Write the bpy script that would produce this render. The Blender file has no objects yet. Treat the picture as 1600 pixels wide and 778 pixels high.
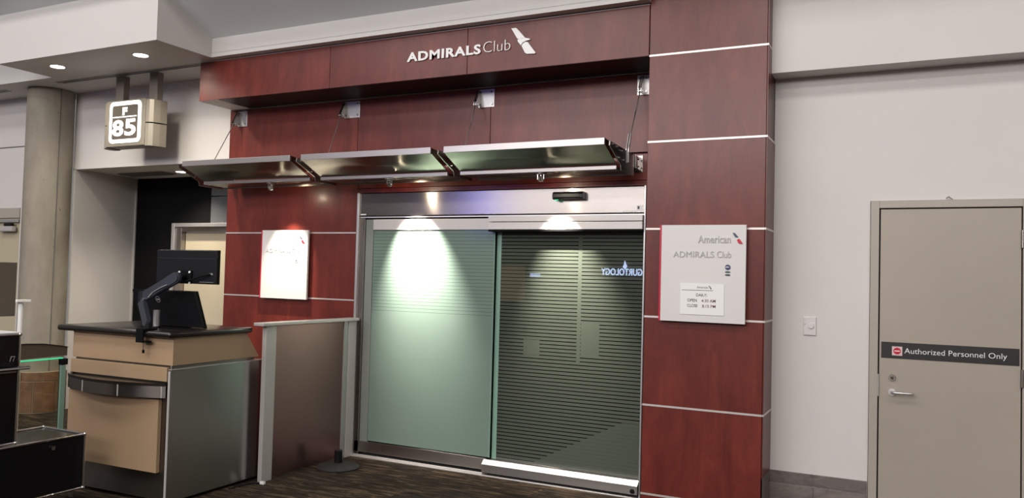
import bpy, bmesh, math, random
from mathutils import Vector, Matrix
random.seed(4)
sc = bpy.context.scene
COL = sc.collection
R = math.radians

# ------------------------------------------------------------------ camera
cam = bpy.data.cameras.new('camera'); cam.sensor_width = 36.0; cam.lens = 1263.0/1600*36
cam.clip_start = 0.05; cam.clip_end = 200
co = bpy.data.objects.new('camera', cam); COL.objects.link(co); sc.camera = co
co.matrix_world = Matrix(((0.8947577, -0.00850956, 0.44647088, 0.0),
                          (0.44577593, -0.04189766, -0.89416352, 0.0),
                          (0.02631503, 0.99908567, -0.03369489, 1.6),
                          (0, 0, 0, 1)))
# ------------------------------------------------------------------ world / exposure
w = bpy.data.worlds.new('world'); sc.world = w; w.use_nodes = True
w.node_tree.nodes['Background'].inputs[0].default_value = (0.98, 0.96, 0.95, 1)
w.node_tree.nodes['Background'].inputs[1].default_value = 0.22
sc.view_settings.view_transform = 'Standard'; sc.view_settings.look = 'None'
sc.view_settings.gamma = 1.0; sc.view_settings.exposure = 0.0; sc.view_settings.use_curve_mapping = False

def area(loc, sx, sy, power, col=(1, .97, .93), rot=(0, 0, 0)):
    l = bpy.data.lights.new('ceiling_or_fill_light', 'AREA'); l.shape = 'RECTANGLE'; l.size = sx; l.size_y = sy
    l.energy = power; l.color = col
    o = bpy.data.objects.new('ceiling_or_fill_light', l); COL.objects.link(o); o.location = loc; o.rotation_euler = rot
    return o
# fluorescent troffers in the concourse ceiling behind and beside the viewer
for x in (-9.5, -5.5, -1.5, 2.5):
    area((x, 0.8, 6.4), 2.4, 1.2, 90)
    area((x, -3.6, 6.4), 2.4, 1.2, 150)
# added fill light for the upper walls, high on the opposite side of the concourse
area((-3.5, -8.9, 5.3), 15, 1.8, 850, (1.0, .965, .94), (R(90), 0, 0))
def spot(loc, target, power, ang, blend, col, size=0.02):
    l = bpy.data.lights.new('spot', 'SPOT'); l.energy = power; l.spot_size = R(ang); l.spot_blend = blend
    l.color = col; l.shadow_soft_size = size
    o = bpy.data.objects.new('spot', l); COL.objects.link(o); o.location = loc
    o.rotation_euler = (Vector(target)-Vector(loc)).to_track_quat('-Z', 'Y').to_euler()
    return o

# ------------------------------------------------------------------ materials
def mat(name, col=(.5, .5, .5), rough=.5, metal=0.0, coat=0.0, coat_rough=.08, emit=None, es=1.0, spec=.5, aniso=0.0):
    m = bpy.data.materials.new(name); m.use_nodes = True
    b = m.node_tree.nodes['Principled BSDF']
    b.inputs['Base Color'].default_value = (*col, 1); b.inputs['Roughness'].default_value = rough
    b.inputs['Metallic'].default_value = metal; b.inputs['Coat Weight'].default_value = coat
    b.inputs['Coat Roughness'].default_value = coat_rough; b.inputs['Specular IOR Level'].default_value = spec
    if emit:
        b.inputs['Emission Color'].default_value = (*emit, 1); b.inputs['Emission Strength'].default_value = es
    if aniso:
        b.inputs['Anisotropic'].default_value = aniso
    return m
def nd(m, t, **kw):
    n = m.node_tree.nodes.new(t)
    for k, v in kw.items(): setattr(n, k, v)
    return n
def lk(m, a, b): m.node_tree.links.new(a, b)
def bsdf(m): return m.node_tree.nodes['Principled BSDF']
def coords(m, scale, rot=(0, 0, 0)):
    g = nd(m, 'ShaderNodeNewGeometry'); mp = nd(m, 'ShaderNodeMapping')
    mp.inputs['Scale'].default_value = scale; mp.inputs['Rotation'].default_value = rot
    lk(m, g.outputs['Position'], mp.inputs['Vector']); return mp.outputs['Vector']
def noise(m, vec, scale=1.0, detail=4, rough=.6, dist=0.0):
    n = nd(m, 'ShaderNodeTexNoise'); n.inputs['Scale'].default_value = scale
    n.inputs['Detail'].default_value = detail; n.inputs['Roughness'].default_value = rough
    n.inputs['Distortion'].default_value = dist
    lk(m, vec, n.inputs['Vector']); return n.outputs['Fac']
def ramp(m, fac, stops):
    r = nd(m, 'ShaderNodeValToRGB')
    while len(r.color_ramp.elements) < len(stops): r.color_ramp.elements.new(.5)
    for e, (p, c) in zip(r.color_ramp.elements, stops): e.position = p; e.color = (*c, 1)
    lk(m, fac, r.inputs[0]); return r.outputs[0]
def mixc(m, a, b, fac, mode='MIX'):
    n = nd(m, 'ShaderNodeMix', data_type='RGBA', blend_type=mode)
    for s, v in ((n.inputs[0], fac), (n.inputs[6], a), (n.inputs[7], b)):
        if hasattr(v, 'links'): lk(m, v, s)
        else: s.default_value = v if isinstance(v, float) else (*v, 1)
    return n.outputs[2]
def math_(m, op, a, b=None, c=None):
    n = nd(m, 'ShaderNodeMath', operation=op)
    for i, v in enumerate((a, b, c)):
        if v is None: continue
        if hasattr(v, 'links'): lk(m, v, n.inputs[i])
        else: n.inputs[i].default_value = v
    return n.outputs[0]
def bump(m, fac, strength=.2, dist=.002):
    b = nd(m, 'ShaderNodeBump'); b.inputs['Strength'].default_value = strength; b.inputs['Distance'].default_value = dist
    lk(m, fac, b.inputs['Height']); lk(m, b.outputs[0], bsdf(m).inputs['Normal'])

def paint(name, col, var=.06, rough=.55):
    m = mat(name, col, rough)
    f = noise(m, coords(m, (1, 1, 1)), 1.3, 5)
    c = ramp(m, f, [(.3, tuple(v*(1-var) for v in col)), (.7, col)])
    lk(m, c, bsdf(m).inputs['Base Color'])
    bump(m, noise(m, coords(m, (1, 1, 1)), 220, 2), .08, .001)
    return m
M = {}
M['paint'] = paint('white_paint', (.70, .665, .645))
M['ceil'] = paint('ceiling_paint', (.68, .655, .635), .03)
M['cove'] = paint('cove_grey', (.74, .755, .77), .03)
M['doorpaint'] = paint('door_paint', (.41, .355, .30), .10, .42)
M['framepaint'] = paint('frame_paint', (.42, .375, .325), .06, .4)
def wood(name, k=1.0, seed=0.0):
    m = mat(name, (.2, .03, .02), .40, coat=.26, coat_rough=.22, spec=.35)
    v = coords(m, (5, 5, 1.3)); v.node.inputs['Location'].default_value = (seed, seed*1.7, seed)
    f = noise(m, v, 1.6, 9, .7, .5)
    v2 = coords(m, (1, 1, .8)); v2.node.inputs['Location'].default_value = (seed*3, 0, seed)
    g = noise(m, v2, 2.6, 6, .65, .4)
    v3 = coords(m, (150, 150, 14)); h = noise(m, v3, 1.5, 3, .6)
    a = ramp(m, f, [(.30, (.070*k, .0095*k, .0065*k)), (.55, (.122*k, .0185*k, .0125*k)), (.78, (.178*k, .031*k, .019*k))])
    b = mixc(m, a, (.075*k, .0085*k, .008*k), ramp(m, g, [(.45, (0, 0, 0)), (.72, (.6, .6, .6))]))
    c = mixc(m, b, (.19*k, .032*k, .022*k), ramp(m, h, [(.45, (0, 0, 0)), (.8, (.25, .25, .25))]))
    lk(m, c, bsdf(m).inputs['Base Color'])
    return m
M['wood'] = [wood('cherry_veneer', 1.22, 0), wood('cherry_veneer', 1.12, 4.3), wood('cherry_veneer', 1.30, 9.1)]
M['wood_dark'] = wood('cherry_veneer_edge', .6, 3)
M['strip'] = mat('aluminium_strip', (.72, .66, .63), .38, .55)
def steel(name, col, rough, horiz=True, var=.25, aniso=.8):
    m = mat(name, col, rough, 1.0, aniso=aniso)
    t = nd(m, 'ShaderNodeTangent', direction_type='RADIAL', axis='Z'); lk(m, t.outputs[0], bsdf(m).inputs['Tangent'])
    bsdf(m).inputs['Anisotropic Rotation'].default_value = .25
    return m
M['steel'] = steel('brushed_steel', (.38, .345, .33), .25)
M['steel_dk'] = steel('brushed_steel_dark', (.30, .275, .255), .34)
M['steel_desk'] = steel('desk_steel', (.46, .445, .44), .27, True, var=.04)
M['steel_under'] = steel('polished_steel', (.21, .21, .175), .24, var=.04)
M['alu'] = mat('aluminium', (.62, .60, .60), .35, .8)
M['aluwhite'] = mat('anodised_light', (.58, .55, .535), .4, .35)
M['chrome'] = mat('chrome', (.75, .75, .75), .1, 1.0)
M['black'] = mat('black_plastic', (.006, .006, .008), .42, spec=.3)
M['blackgloss'] = mat('black_lacquer', (.006, .006, .007), .16, spec=.35)
M['blackmatte'] = mat('black_matte', (.004, .004, .0045), .8, spec=.12)
M['greyarm'] = mat('grey_plastic', (.030, .033, .045), .35)
M['counter'] = mat('dark_counter', (.012, .009, .008), .27, coat=.2)
M['dark'] = mat('shadow_gap', (.01, .01, .01), .8)
M['fabric_dk'] = mat('monitor_back', (.13, .105, .085), .5)
M['white'] = mat('white_plastic', (.72, .69, .68), .35, coat=.3)
M['letter'] = mat('letter_white', (.85, .84, .83), .35)
M['ink'] = mat('ink', (.05, .045, .055), .5)
M['inkred'] = mat('ink_red', (.16, .05, .06), .5)
M['greyletter'] = mat('shaded_letter', (.46, .45, .46), .3)  # white letters coloured grey to carry the shadow along their edges
M['red'] = mat('red_enamel', (.55, .012, .04), .3)
M['blueink'] = mat('blue_ink', (.05, .07, .13), .4)
M['navy'] = mat('navy_enamel', (.05, .045, .13), .35)
M['green'] = mat('green_ink', (.04, .10, .09), .4)
M['beige'] = paint('beige_laminate', (.375, .255, .155), .05, .45)
M['beige_wall'] = paint('beige_door', (.52, .45, .32), .05, .5)
M['taupe'] = mat('sign_taupe', (.25, .225, .185), .4, .25)
M['taupedark'] = mat('sign_dark', (.085, .07, .055), .5)
M['lit'] = mat('lit_white', (1, 1, 1), .5, emit=(1, .97, .9), es=1.15)
M['lamp'] = mat('lamp_lens', (1, 1, 1), .5, emit=(1, .93, .80), es=14)
M['lamp_dim'] = mat('lamp_lens_dim', (.8, .8, .8), .2, emit=(1, .93, .80), es=1.2)
M['ledgreen'] = mat('green_led', (.02, .4, .2), .5, emit=(.02, .62, .25), es=1.0)
M['vent'] = mat('vent_grey', (.16, .15, .135), .6)
M['tilegrey'] = mat('grey_panel', (.085, .088, .095), .3)
def concrete():
    m = mat('concrete', (.3, .27, .22), .75)
    f = noise(m, coords(m, (1, 1, .45)), 3.2, 8, .62, .3)
    c = ramp(m, f, [(.3, (.225, .195, .155)), (.55, (.30, .265, .215)), (.75, (.36, .32, .265))])
    g = noise(m, coords(m, (1, 1, 1)), 26, 3, .5)
    pits = ramp(m, g, [(.24, (1, 1, 1)), (.29, (0, 0, 0))])
    c2 = mixc(m, c, (.12, .105, .085), pits)
    lk(m, c2, bsdf(m).inputs['Base Color']); bump(m, f, .3, .01)
    return m
M['concrete'] = concrete()
def carpet():
    m = mat('carpet', (.05, .035, .025), .95, spec=.1)
    def lay(rot, s):
        v = coords(m, (s, s*7, 1), (0, 0, rot)); return noise(m, v, 1.8, 6, .7, .9)
    a = lay(R(-40), 2.0); b = lay(R(-75), 2.4)
    br = nd(m, 'ShaderNodeTexBrick'); br.offset = .5
    br.inputs['Color1'].default_value = (0, 0, 0, 1); br.inputs['Color2'].default_value = (1, 1, 1, 1)
    br.inputs['Mortar'].default_value = (.5, .5, .5, 1); br.inputs['Scale'].default_value = 1
    br.inputs['Mortar Size'].default_value = 0; br.inputs['Brick Width'].default_value = .5; br.inputs['Row Height'].default_value = .25
    lk(m, coords(m, (1, 1, 1), (0, 0, R(8))), br.inputs['Vector'])
    s = nd(m, 'ShaderNodeSeparateColor'); lk(m, br.outputs['Color'], s.inputs[0])
    f = mixc(m, a, b, math_(m, 'GREATER_THAN', s.outputs[0], .5))
    c = ramp(m, f, [(.36, (.012, .009, .007)), (.5, (.043, .031, .021)), (.62, (.155, .108, .068)), (.75, (.25, .18, .115))])
    c2 = mixc(m, c, (.026, .023, .020), math_(m, 'MULTIPLY', s.outputs[0], .7))
    fine = noise(m, coords(m, (1, 1, 1)), 260, 2)
    c3 = mixc(m, c2, (.4, .4, .4), fine, 'OVERLAY')
    lk(m, c3, bsdf(m).inputs['Base Color']); bump(m, fine, .5, .004)
    return m
M['carpet'] = carpet()
def stone(name, k):
    m = mat(name, (.2, .17, .16), .35)
    f = noise(m, coords(m, (1, 1, 2.2)), 5, 8, .7, 1.6)
    c = ramp(m, f, [(.3, tuple(v*k for v in (.13, .105, .10))), (.6, tuple(v*k for v in (.23, .195, .185))), (.8, tuple(v*k for v in (.34, .30, .28)))])
    lk(m, c, bsdf(m).inputs['Base Color']); return m
M['stone'] = stone('base_stone', .8)
M['stone2'] = stone('base_stone', 1.0)
def brown():
    m = mat('brown_stone', (.2, .12, .07), .45)
    f = noise(m, coords(m, (1, 1, 1)), 9, 7, .6, .8)
    lk(m, ramp(m, f, [(.3, (.13, .064, .034)), (.7, (.25, .135, .075))]), bsdf(m).inputs['Base Color']); return m
M['brown'] = brown()
M['grout'] = mat('grout', (.42, .33, .24), .7)
def striped(name, frost, tint, pitch, duty, left):
    """toughened glass with a printed film of fine frosted bands; clear glass shows between the bands"""
    m = bpy.data.materials.new(name); m.use_nodes = True
    nt = m.node_tree; nt.nodes.remove(nt.nodes['Principled BSDF']); out = nt.nodes['Material Output']
    g = nd(m, 'ShaderNodeNewGeometry'); s = nd(m, 'ShaderNodeSeparateXYZ'); lk(m, g.outputs['Position'], s.inputs[0])
    fr = math_(m, 'FRACT', math_(m, 'MULTIPLY', s.outputs[2], 1/pitch))
    band = math_(m, 'LESS_THAN', fr, duty)               # 1 on frosted band
    X_, Z_ = s.outputs[0], s.outputs[2]
    def rect(x0, x1, z0, z1):
        r = math_(m, 'MULTIPLY', math_(m, 'GREATER_THAN', X_, x0), math_(m, 'LESS_THAN', X_, x1))
        return math_(m, 'MULTIPLY', r, math_(m, 'MULTIPLY', math_(m, 'GREATER_THAN', Z_, z0), math_(m, 'LESS_THAN', Z_, z1)))
    if left:        # print nearly solid, a few faint gaps in the upper part
        f = math_(m, 'MAXIMUM', math_(m, 'MULTIPLY', band, 1.0), math_(m, 'SUBTRACT', 1.0, math_(m, 'MULTIPLY', rect(-9, 9, 1.25, 3), .45)))
    else:           # areas where the picture in the print closes the gaps
        f = band
        for q in ((-2.345, -2.315, .95, 2.0), (-2.31, -2.16, 1.0, 1.25), (-2.80, -2.66, .98, 1.10),):
            f = math_(m, 'MAXIMUM', f, rect(*q))
        diag = math_(m, 'GREATER_THAN', math_(m, 'SUBTRACT', X_, math_(m, 'MULTIPLY', Z_, 1.9)), -2.95)
        f = math_(m, 'MAXIMUM', f, math_(m, 'MULTIPLY', diag, math_(m, 'MULTIPLY', rect(-3.1, 0, .0, .52), .9)))
    dif = nd(m, 'ShaderNodeBsdfDiffuse'); dif.inputs[0].default_value = (*frost, 1)
    tl = nd(m, 'ShaderNodeBsdfTranslucent'); tl.inputs[0].default_value = (*frost, 1)
    mx = nd(m, 'ShaderNodeMixShader'); mx.inputs[0].default_value = .12; lk(m, dif.outputs[0], mx.inputs[1]); lk(m, tl.outputs[0], mx.inputs[2])
    tr = nd(m, 'ShaderNodeBsdfTransparent'); tr.inputs[0].default_value = (*tint, 1)
    m2 = nd(m, 'ShaderNodeMixShader'); lk(m, f, m2.inputs[0]); lk(m, tr.outputs[0], m2.inputs[1]); lk(m, mx.outputs[0], m2.inputs[2])
    gl = nd(m, 'ShaderNodeBsdfGlossy'); gl.inputs['Roughness'].default_value = .0 if not left else .12
    fn = nd(m, 'ShaderNodeFresnel'); fn.inputs[0].default_value = 1.5
    m3 = nd(m, 'ShaderNodeMixShader'); lk(m, math_(m, 'MULTIPLY', fn.outputs[0], 1.5), m3.inputs[0])
    lk(m, m2.outputs[0], m3.inputs[1]); lk(m, gl.outputs[0], m3.inputs[2]); lk(m, m3.outputs[0], out.inputs[0])
    return m
M['glass_left'] = striped('frosted_glass', (.185, .255, .215), (.42, .55, .49), .029, .86, True)
M['glass_right'] = striped('lined_glass', (.072, .085, .068), (.10, .135, .12), .029, .76, False)
def clearglass(name, tint):
    m = bpy.data.materials.new(name); m.use_nodes = True
    nt = m.node_tree; nt.nodes.remove(nt.nodes['Principled BSDF']); out = nt.nodes['Material Output']
    tr = nd(m, 'ShaderNodeBsdfTransparent'); tr.inputs[0].default_value = (*tint, 1)
    gl = nd(m, 'ShaderNodeBsdfGlossy'); gl.inputs['Roughness'].default_value = .0
    fn = nd(m, 'ShaderNodeFresnel'); fn.inputs[0].default_value = 1.45
    m3 = nd(m, 'ShaderNodeMixShader'); lk(m, fn.outputs[0], m3.inputs[0]); lk(m, tr.outputs[0], m3.inputs[1]); lk(m, gl.outputs[0], m3.inputs[2])
    lk(m, m3.outputs[0], out.inputs[0]); return m
M['clear'] = clearglass('clear_glass', (.88, .90, .85))
M['glassedge'] = mat('glass_edge', (.22, .36, .29), .25)
M['signblue'] = mat('sign_blue', (.2, .3, .8), .5, emit=(.55, .68, 1.0), es=18)
M['signneon'] = mat('neon_blue', (.1, .1, .8), .5, emit=(.12, .14, 1.0), es=50)
M['shop'] = mat('shop_dark', (.075, .065, .06), .5)
M['shopwarm'] = mat('shop_window', (.3, .2, .1), .5, emit=(1, .62, .35), es=.55)

# ------------------------------------------------------------------ geometry helpers
class B:
    def __init__(s): s.bm = bmesh.new()
    def _add(s, vs, fs):
        v = [s.bm.verts.new(p) for p in vs]
        return v, [s.bm.faces.new([v[i] for i in f]) for f in fs]
    def box(s, x0, x1, y0, y1, z0, z1, bev=0, seg=2):
        vs = [(x, y, z) for x in (x0, x1) for y in (y0, y1) for z in (z0, z1)]
        v, f = s._add(vs, [(0, 1, 3, 2), (4, 6, 7, 5), (0, 4, 5, 1), (2, 3, 7, 6), (0, 2, 6, 4), (1, 5, 7, 3)])
        if bev:
            es = list({e for ff in f for e in ff.edges})
            bmesh.ops.bevel(s.bm, geom=es, offset=bev, segments=seg, affect='EDGES', profile=.5)
        return s
    def prism(s, poly, a0, a1, axis='x', bev=0):
        """poly: 2-D points; axis x -> (y,z), axis y -> (x,z), axis z -> (x,y)"""
        mk = {'x': lambda p, a: (a, p[0], p[1]), 'y': lambda p, a: (p[0], a, p[1]), 'z': lambda p, a: (p[0], p[1], a)}[axis]
        n = len(poly); vs = [mk(p, a0) for p in poly]+[mk(p, a1) for p in poly]
        fs = [tuple(range(n)), tuple(range(2*n-1, n-1, -1))]+[(i, i+n, (i+1) % n+n, (i+1) % n) for i in range(n)]
        v, f = s._add(vs, fs)
        if bev:
            es = list({e for ff in f for e in ff.edges})
            bmesh.ops.bevel(s.bm, geom=es, offset=bev, segments=2, affect='EDGES', profile=.5)
        return s
    def cyl(s, p0, p1, r0, r1=None, seg=20):
        r1 = r0 if r1 is None else r1
        p0 = Vector(p0); p1 = Vector(p1); d = (p1-p0).normalized()
        a = d.orthogonal().normalized(); b = d.cross(a)
        vs = []
        for p, r in ((p0, r0), (p1, r1)):
            for i in range(seg):
                t = 2*math.pi*i/seg; vs.append(p+r*(math.cos(t)*a+math.sin(t)*b))
        s._add(vs, [tuple(range(seg-1, -1, -1)), tuple(range(seg, 2*seg))]+[(i, (i+1) % seg, (i+1) % seg+seg, i+seg) for i in range(seg)])
        return s
    def tube(s, pts, r, seg=10):
        pts = [Vector(p) for p in pts]; rings = []
        ref = None
        for i, p in enumerate(pts):
            d = (pts[min(i+1, len(pts)-1)]-pts[max(i-1, 0)]).normalized()
            a = d.orthogonal().normalized() if ref is None else (ref-d*ref.dot(d)).normalized()
            ref = a; b = d.cross(a)
            rings.append([s.bm.verts.new(p+r*(math.cos(2*math.pi*k/seg)*a+math.sin(2*math.pi*k/seg)*b)) for k in range(seg)])
        for i in range(len(rings)-1):
            for k in range(seg):
                s.bm.faces.new((rings[i][k], rings[i][(k+1) % seg], rings[i+1][(k+1) % seg], rings[i+1][k]))
        s.bm.faces.new(rings[0][::-1]); s.bm.faces.new(rings[-1]); return s
    def lathe(s, prof, c, seg=40):
        rings = []
        for r, z in prof:
            rings.append([s.bm.verts.new((c[0]+r*math.cos(2*math.pi*k/seg), c[1]+r*math.sin(2*math.pi*k/seg), c[2]+z)) for k in range(seg)])
        for i in range(len(rings)-1):
            for k in range(seg):
                s.bm.faces.new((rings[i][k], rings[i][(k+1) % seg], rings[i+1][(k+1) % seg], rings[i+1][k]))
        s.bm.faces.new(rings[0][::-1]); s.bm.faces.new(rings[-1]); return s
    def sphere(s, c, r, seg=12):
        bmesh.ops.create_uvsphere(s.bm, u_segments=seg, v_segments=seg//2, radius=r, matrix=Matrix.Translation(c)); return s
OFF = {}
def link(name, b, m, parent=None, smooth=False):
    me = bpy.data.meshes.new(name); bm = b.bm
    off = OFF.get(parent.name, Vector()) if parent else Vector()
    if off.length: bmesh.ops.translate(bm, verts=bm.verts, vec=-off)
    bmesh.ops.recalc_face_normals(bm, faces=bm.faces)
    if smooth:
        for f in bm.faces: f.smooth = True
        for e in bm.edges:
            if len(e.link_faces) == 2 and e.calc_face_angle(0) > R(38): e.smooth = False
    bm.to_mesh(me); bm.free()
    me.materials.append(m)
    o = bpy.data.objects.new(name, me); COL.objects.link(o)
    if parent: o.parent = parent; OFF[o.name] = off
    return o
def thing(name, label, cat, loc=(0, 0, 0), rotz=0, group=None, local=False):
    o = bpy.data.objects.new(name, None); COL.objects.link(o); o.empty_display_size = .1
    o.location = loc; o.rotation_euler = (0, 0, rotz); o['label'] = label; o['category'] = cat
    if group: o['group'] = group
    OFF[o.name] = Vector() if local else Vector(loc)
    return o
def tag(o, label, cat, group=None):
    o['label'] = label; o['category'] = cat
    if group: o['group'] = group
    return o
def struct(name, loc=(0, 0, 0), label=None):
    o = bpy.data.objects.new(name, None); COL.objects.link(o); o.empty_display_size = .1; o.location = loc
    o['kind'] = 'structure'; OFF[o.name] = Vector(loc)
    if label: o['label'] = label
    return o
def smesh(name, b, m, label=None):
    o = link(name, b, m); o['kind'] = 'structure'
    if label: o['label'] = label
    return o
def piece(o, loc):
    """move origin of a single-mesh thing"""
    o.data.transform(Matrix.Translation(-Vector(loc))); o.location = loc; return o

# text -------------------------------------------------------------
def text_mesh(body, bold=0.0, extrude=.0):
    c = bpy.data.curves.new('t', 'FONT'); c.body = body; c.size = 1; c.offset = bold; c.extrude = extrude
    c.resolution_u = 3
    o = bpy.data.objects.new('t', c); COL.objects.link(o)
    dg = bpy.context.evaluated_depsgraph_get(); dg.update()
    me = bpy.data.meshes.new_from_object(o.evaluated_get(dg))
    bpy.data.objects.remove(o); bpy.data.curves.remove(c)
    return me
def lettering(name, body, x0, x1, z0, z1, y, depth, m, parent, bold=0.0, mirror=False, axis='-y'):
    """one mesh of words fitted into the rectangle x0..x1, z0..z1, facing -Y (or +Y), back face at y"""
    me = text_mesh(body, bold, .5)
    xs = [v.co.x for v in me.vertices]; ys = [v.co.y for v in me.vertices]; mx, Mx, my, My = min(xs), max(xs), min(ys), max(ys)
    off = OFF.get(parent.name, Vector()) if parent else Vector()
    for v in me.vertices:
        u = (v.co.x-mx)/(Mx-mx); q = (v.co.y-my)/(My-my)
        d = (v.co.z+.5)*depth
        if axis == '-y': v.co = Vector((x0+u*(x1-x0), y-d, z0+q*(z1-z0)))-off
        else: v.co = Vector((x1-u*(x1-x0), y+d, z0+q*(z1-z0)))-off
    me.materials.clear(); me.materials.append(m)
    bm = bmesh.new(); bm.from_mesh(me); bmesh.ops.remove_doubles(bm, verts=bm.verts, dist=1e-5)
    bmesh.ops.recalc_face_normals(bm, faces=bm.faces); bm.to_mesh(me); bm.free()
    o = bpy.data.objects.new(name, me); COL.objects.link(o); o.parent = parent
    return o
def letters(body, x0, x1, z0, z1, y, depth, m, parent, bold=0.0, gap=0.0):
    """each character a mesh of its own"""
    def bb(s):
        me = text_mesh(s, bold); xs = [v.co.x for v in me.vertices]; ys = [v.co.y for v in me.vertices]
        r = (min(xs), max(xs), min(ys), max(ys)); bpy.data.meshes.remove(me); return r
    T = bb(body); n = len(body)
    tot = (T[1]-T[0])+gap*(n-1)
    for i, ch in enumerate(body):
        pre = bb(body[:i+1]); own = bb(ch)
        a = pre[1]-(own[1]-own[0])-T[0]+gap*i; b2 = a+(own[1]-own[0])
        s = (x1-x0)/tot; sz = (z1-z0)/(T[3]-T[2])
        lettering('letter', ch, x0+a*s, x0+b2*s, z0+(own[2]-T[2])*sz, z0+(own[3]-T[2])*sz, y, depth, m, parent, bold)
FLAG = ([(0, 1), (.19, 1), (.27, .93), (.56, .61), (.50, .60), (.33, .58), (.25, .61)],
        [(.26, .56), (.33, .58), (.45, .605), (.57, .60), (.74, .555), (.76, .51), (.60, .494), (.47, .445), (.40, .35), (.35, .415), (.28, .49)],
        [(.43, .33), (.48, .40), (.57, .45), (.67, .44), (1.0, .02), (.95, 0), (.65, .02), (.57, .07)])
def flag(x0, x1, z0, z1, y, depth, mats, parent):
    for p, m in zip(FLAG, mats):
        if m is None: continue
        link('emblem', B().prism([(x0+a*(x1-x0), z0+b*(z1-z0)) for a, b in p], y-depth, y, 'y'), m, parent)

# ================================================================== SETTING
D = 5.82; P = 5.38; WL = 5.87; WR = 5.70
FL = B(); FL.box(-16, 7, -10, 9, -.1, 0); smesh('floor', FL, M['carpet'], 'dark brown streaked carpet tiles')
# right wall (door opening cut) and bulkhead
wr = struct('wall_right', (0, WR, 0), 'off-white painted wall with a protruding bulkhead')
link('wall_face', B().box(-.866, -.262, WR, WR+.15, 0, 4.2), M['paint'], wr)
link('wall_face', B().box(-.262, .64, WR, WR+.15, 2.147, 4.2), M['paint'], wr)
link('wall_face', B().box(.64, 7, WR, WR+.15, 0, 4.2), M['paint'], wr)
link('bulkhead', B().box(-.866, 7, 5.515, WR, 2.99, 4.2), M['paint'], wr)
br_ = struct('baseboard_right', (0, WR, 0))
xs = [-.864, -.585, -.263]
for a, b_ in zip(xs, xs[1:]):
    link('base_tile', B().box(a, b_-.003, WR-.016, WR-.001, 0, .268, .002), M['stone2'], br_)
    link('cap_tile', B().box(a, b_-.003, WR-.011, WR-.001, .272, .35, .002), M['stone'], br_)
for a in (.645, 1.2, 1.8):
    link('base_tile', B().box(a, a+.55, WR-.016, WR-.001, 0, .268, .002), M['stone2'], br_)
# facade back wall behind the cladding
wf = struct('wall_center', (0, D, 0), 'wall clad in red-brown cherry veneer panels around the sliding doors')
link('wall_core', B().box(-6.04, -4.46, D+.02, D+.3, 0, 3.5), M['dark'], wf)
link('wall_core', B().box(-4.46, -1.64, D+.02, D+.3, 2.31, 3.5), M['dark'], wf)
link('wall_core', B().box(-1.78, -.87, D+.001, D+.28, 0, 3.6), M['dark'], wf)
k = 0
def panel(x0, x1, z0, z1, y=D, th=.02, par=None):
    global k; k += 1
    return link('wood_panel', B().box(x0+.002, x1-.002, y, y+th, z0, z1, .0015, 1), M['wood'][k % 3], par)
ZS = [0.0, .15, .75, 1.35, 1.95, 2.55, 3.15]
for z0, z1 in zip(ZS[:5], ZS[1:6]):
    if z1 - z0 > .2 or z0 == 0: panel(-6.04, -4.462, z0+.006, z1-.006, par=wf)
for z in ZS[1:6]:
    link('joint_strip', B().box(-6.04, -4.462, D-.004, D+.015, z-.006, z+.006), M['strip'], wf)
for a, b_ in ((-6.04, -4.482), (-4.482, -3.134), (-3.134, -1.785)):
    panel(a, b_, 2.556, 3.15, par=wf)
panel(-4.46, -1.785, 2.345, 2.544, par=wf); panel(-4.46, -1.785, 2.303, 2.341, D-.012, .03, par=wf)
link('edge_trim', B().box(-4.462, -4.428, D-.004, D+.03, 0, 2.30), M['wood_dark'], wf)
# white wall left with the lintel, and the recess under it
wl = struct('wall_left', (-7.4, WL, 0), 'off-white wall above a recess')
link('wall_face', B().box(-8.45, -6.045, WL, WL+.12, 2.672, 3.52), M['paint'], wl)
link('wall_face', B().box(-6.045, -5.76, D+.05, D+.25, 3.15, 3.52), M['paint'], wl)
link('recess_ceiling', B().box(-8.62, -6.045, WL+.12, 7.3, 2.672, 2.72), M['ceil'], wl)
link('recess_ceiling', B().box(-8.45, -6.045, WL, WL+.12, 2.665, 2.672), M['ceil'], wl)
link('side_wall', B().prism([(-8.41, WL), (-8.575, 6.80), (-8.70, 6.80), (-8.70, WL+.2), (-8.44, WL)], 0, 2.672, 'z'), M['paint'], wl)
link('corner_bead', B().box(-8.577, -8.556, 6.785, 6.80, 0, 2.672), M['aluwhite'], wl)
wb = struct('wall_back', (-7.3, 6.8, 0), 'black wall at the back of the recess')
link('wall_face', B().box(-8.9, -7.85, 6.80, 6.95, 0, 2.672), M['blackmatte'], wb)
link('wall_face', B().box(-7.85, -7.30, 6.80, 6.95, 2.12, 2.672), M['blackmatte'], wb)
for a, b_ in ((2.12, 2.43), (2.438, 2.672)):
    link('grey_panel', B().box(-7.296, -5.9, 6.79, 6.95, a, b_-.002, .002), M['tilegrey'], wb)
link('side_return', B().box(-6.04, -6.02, D+.02, 6.80, 0, 2.66), M['wood_dark'], wb)
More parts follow.
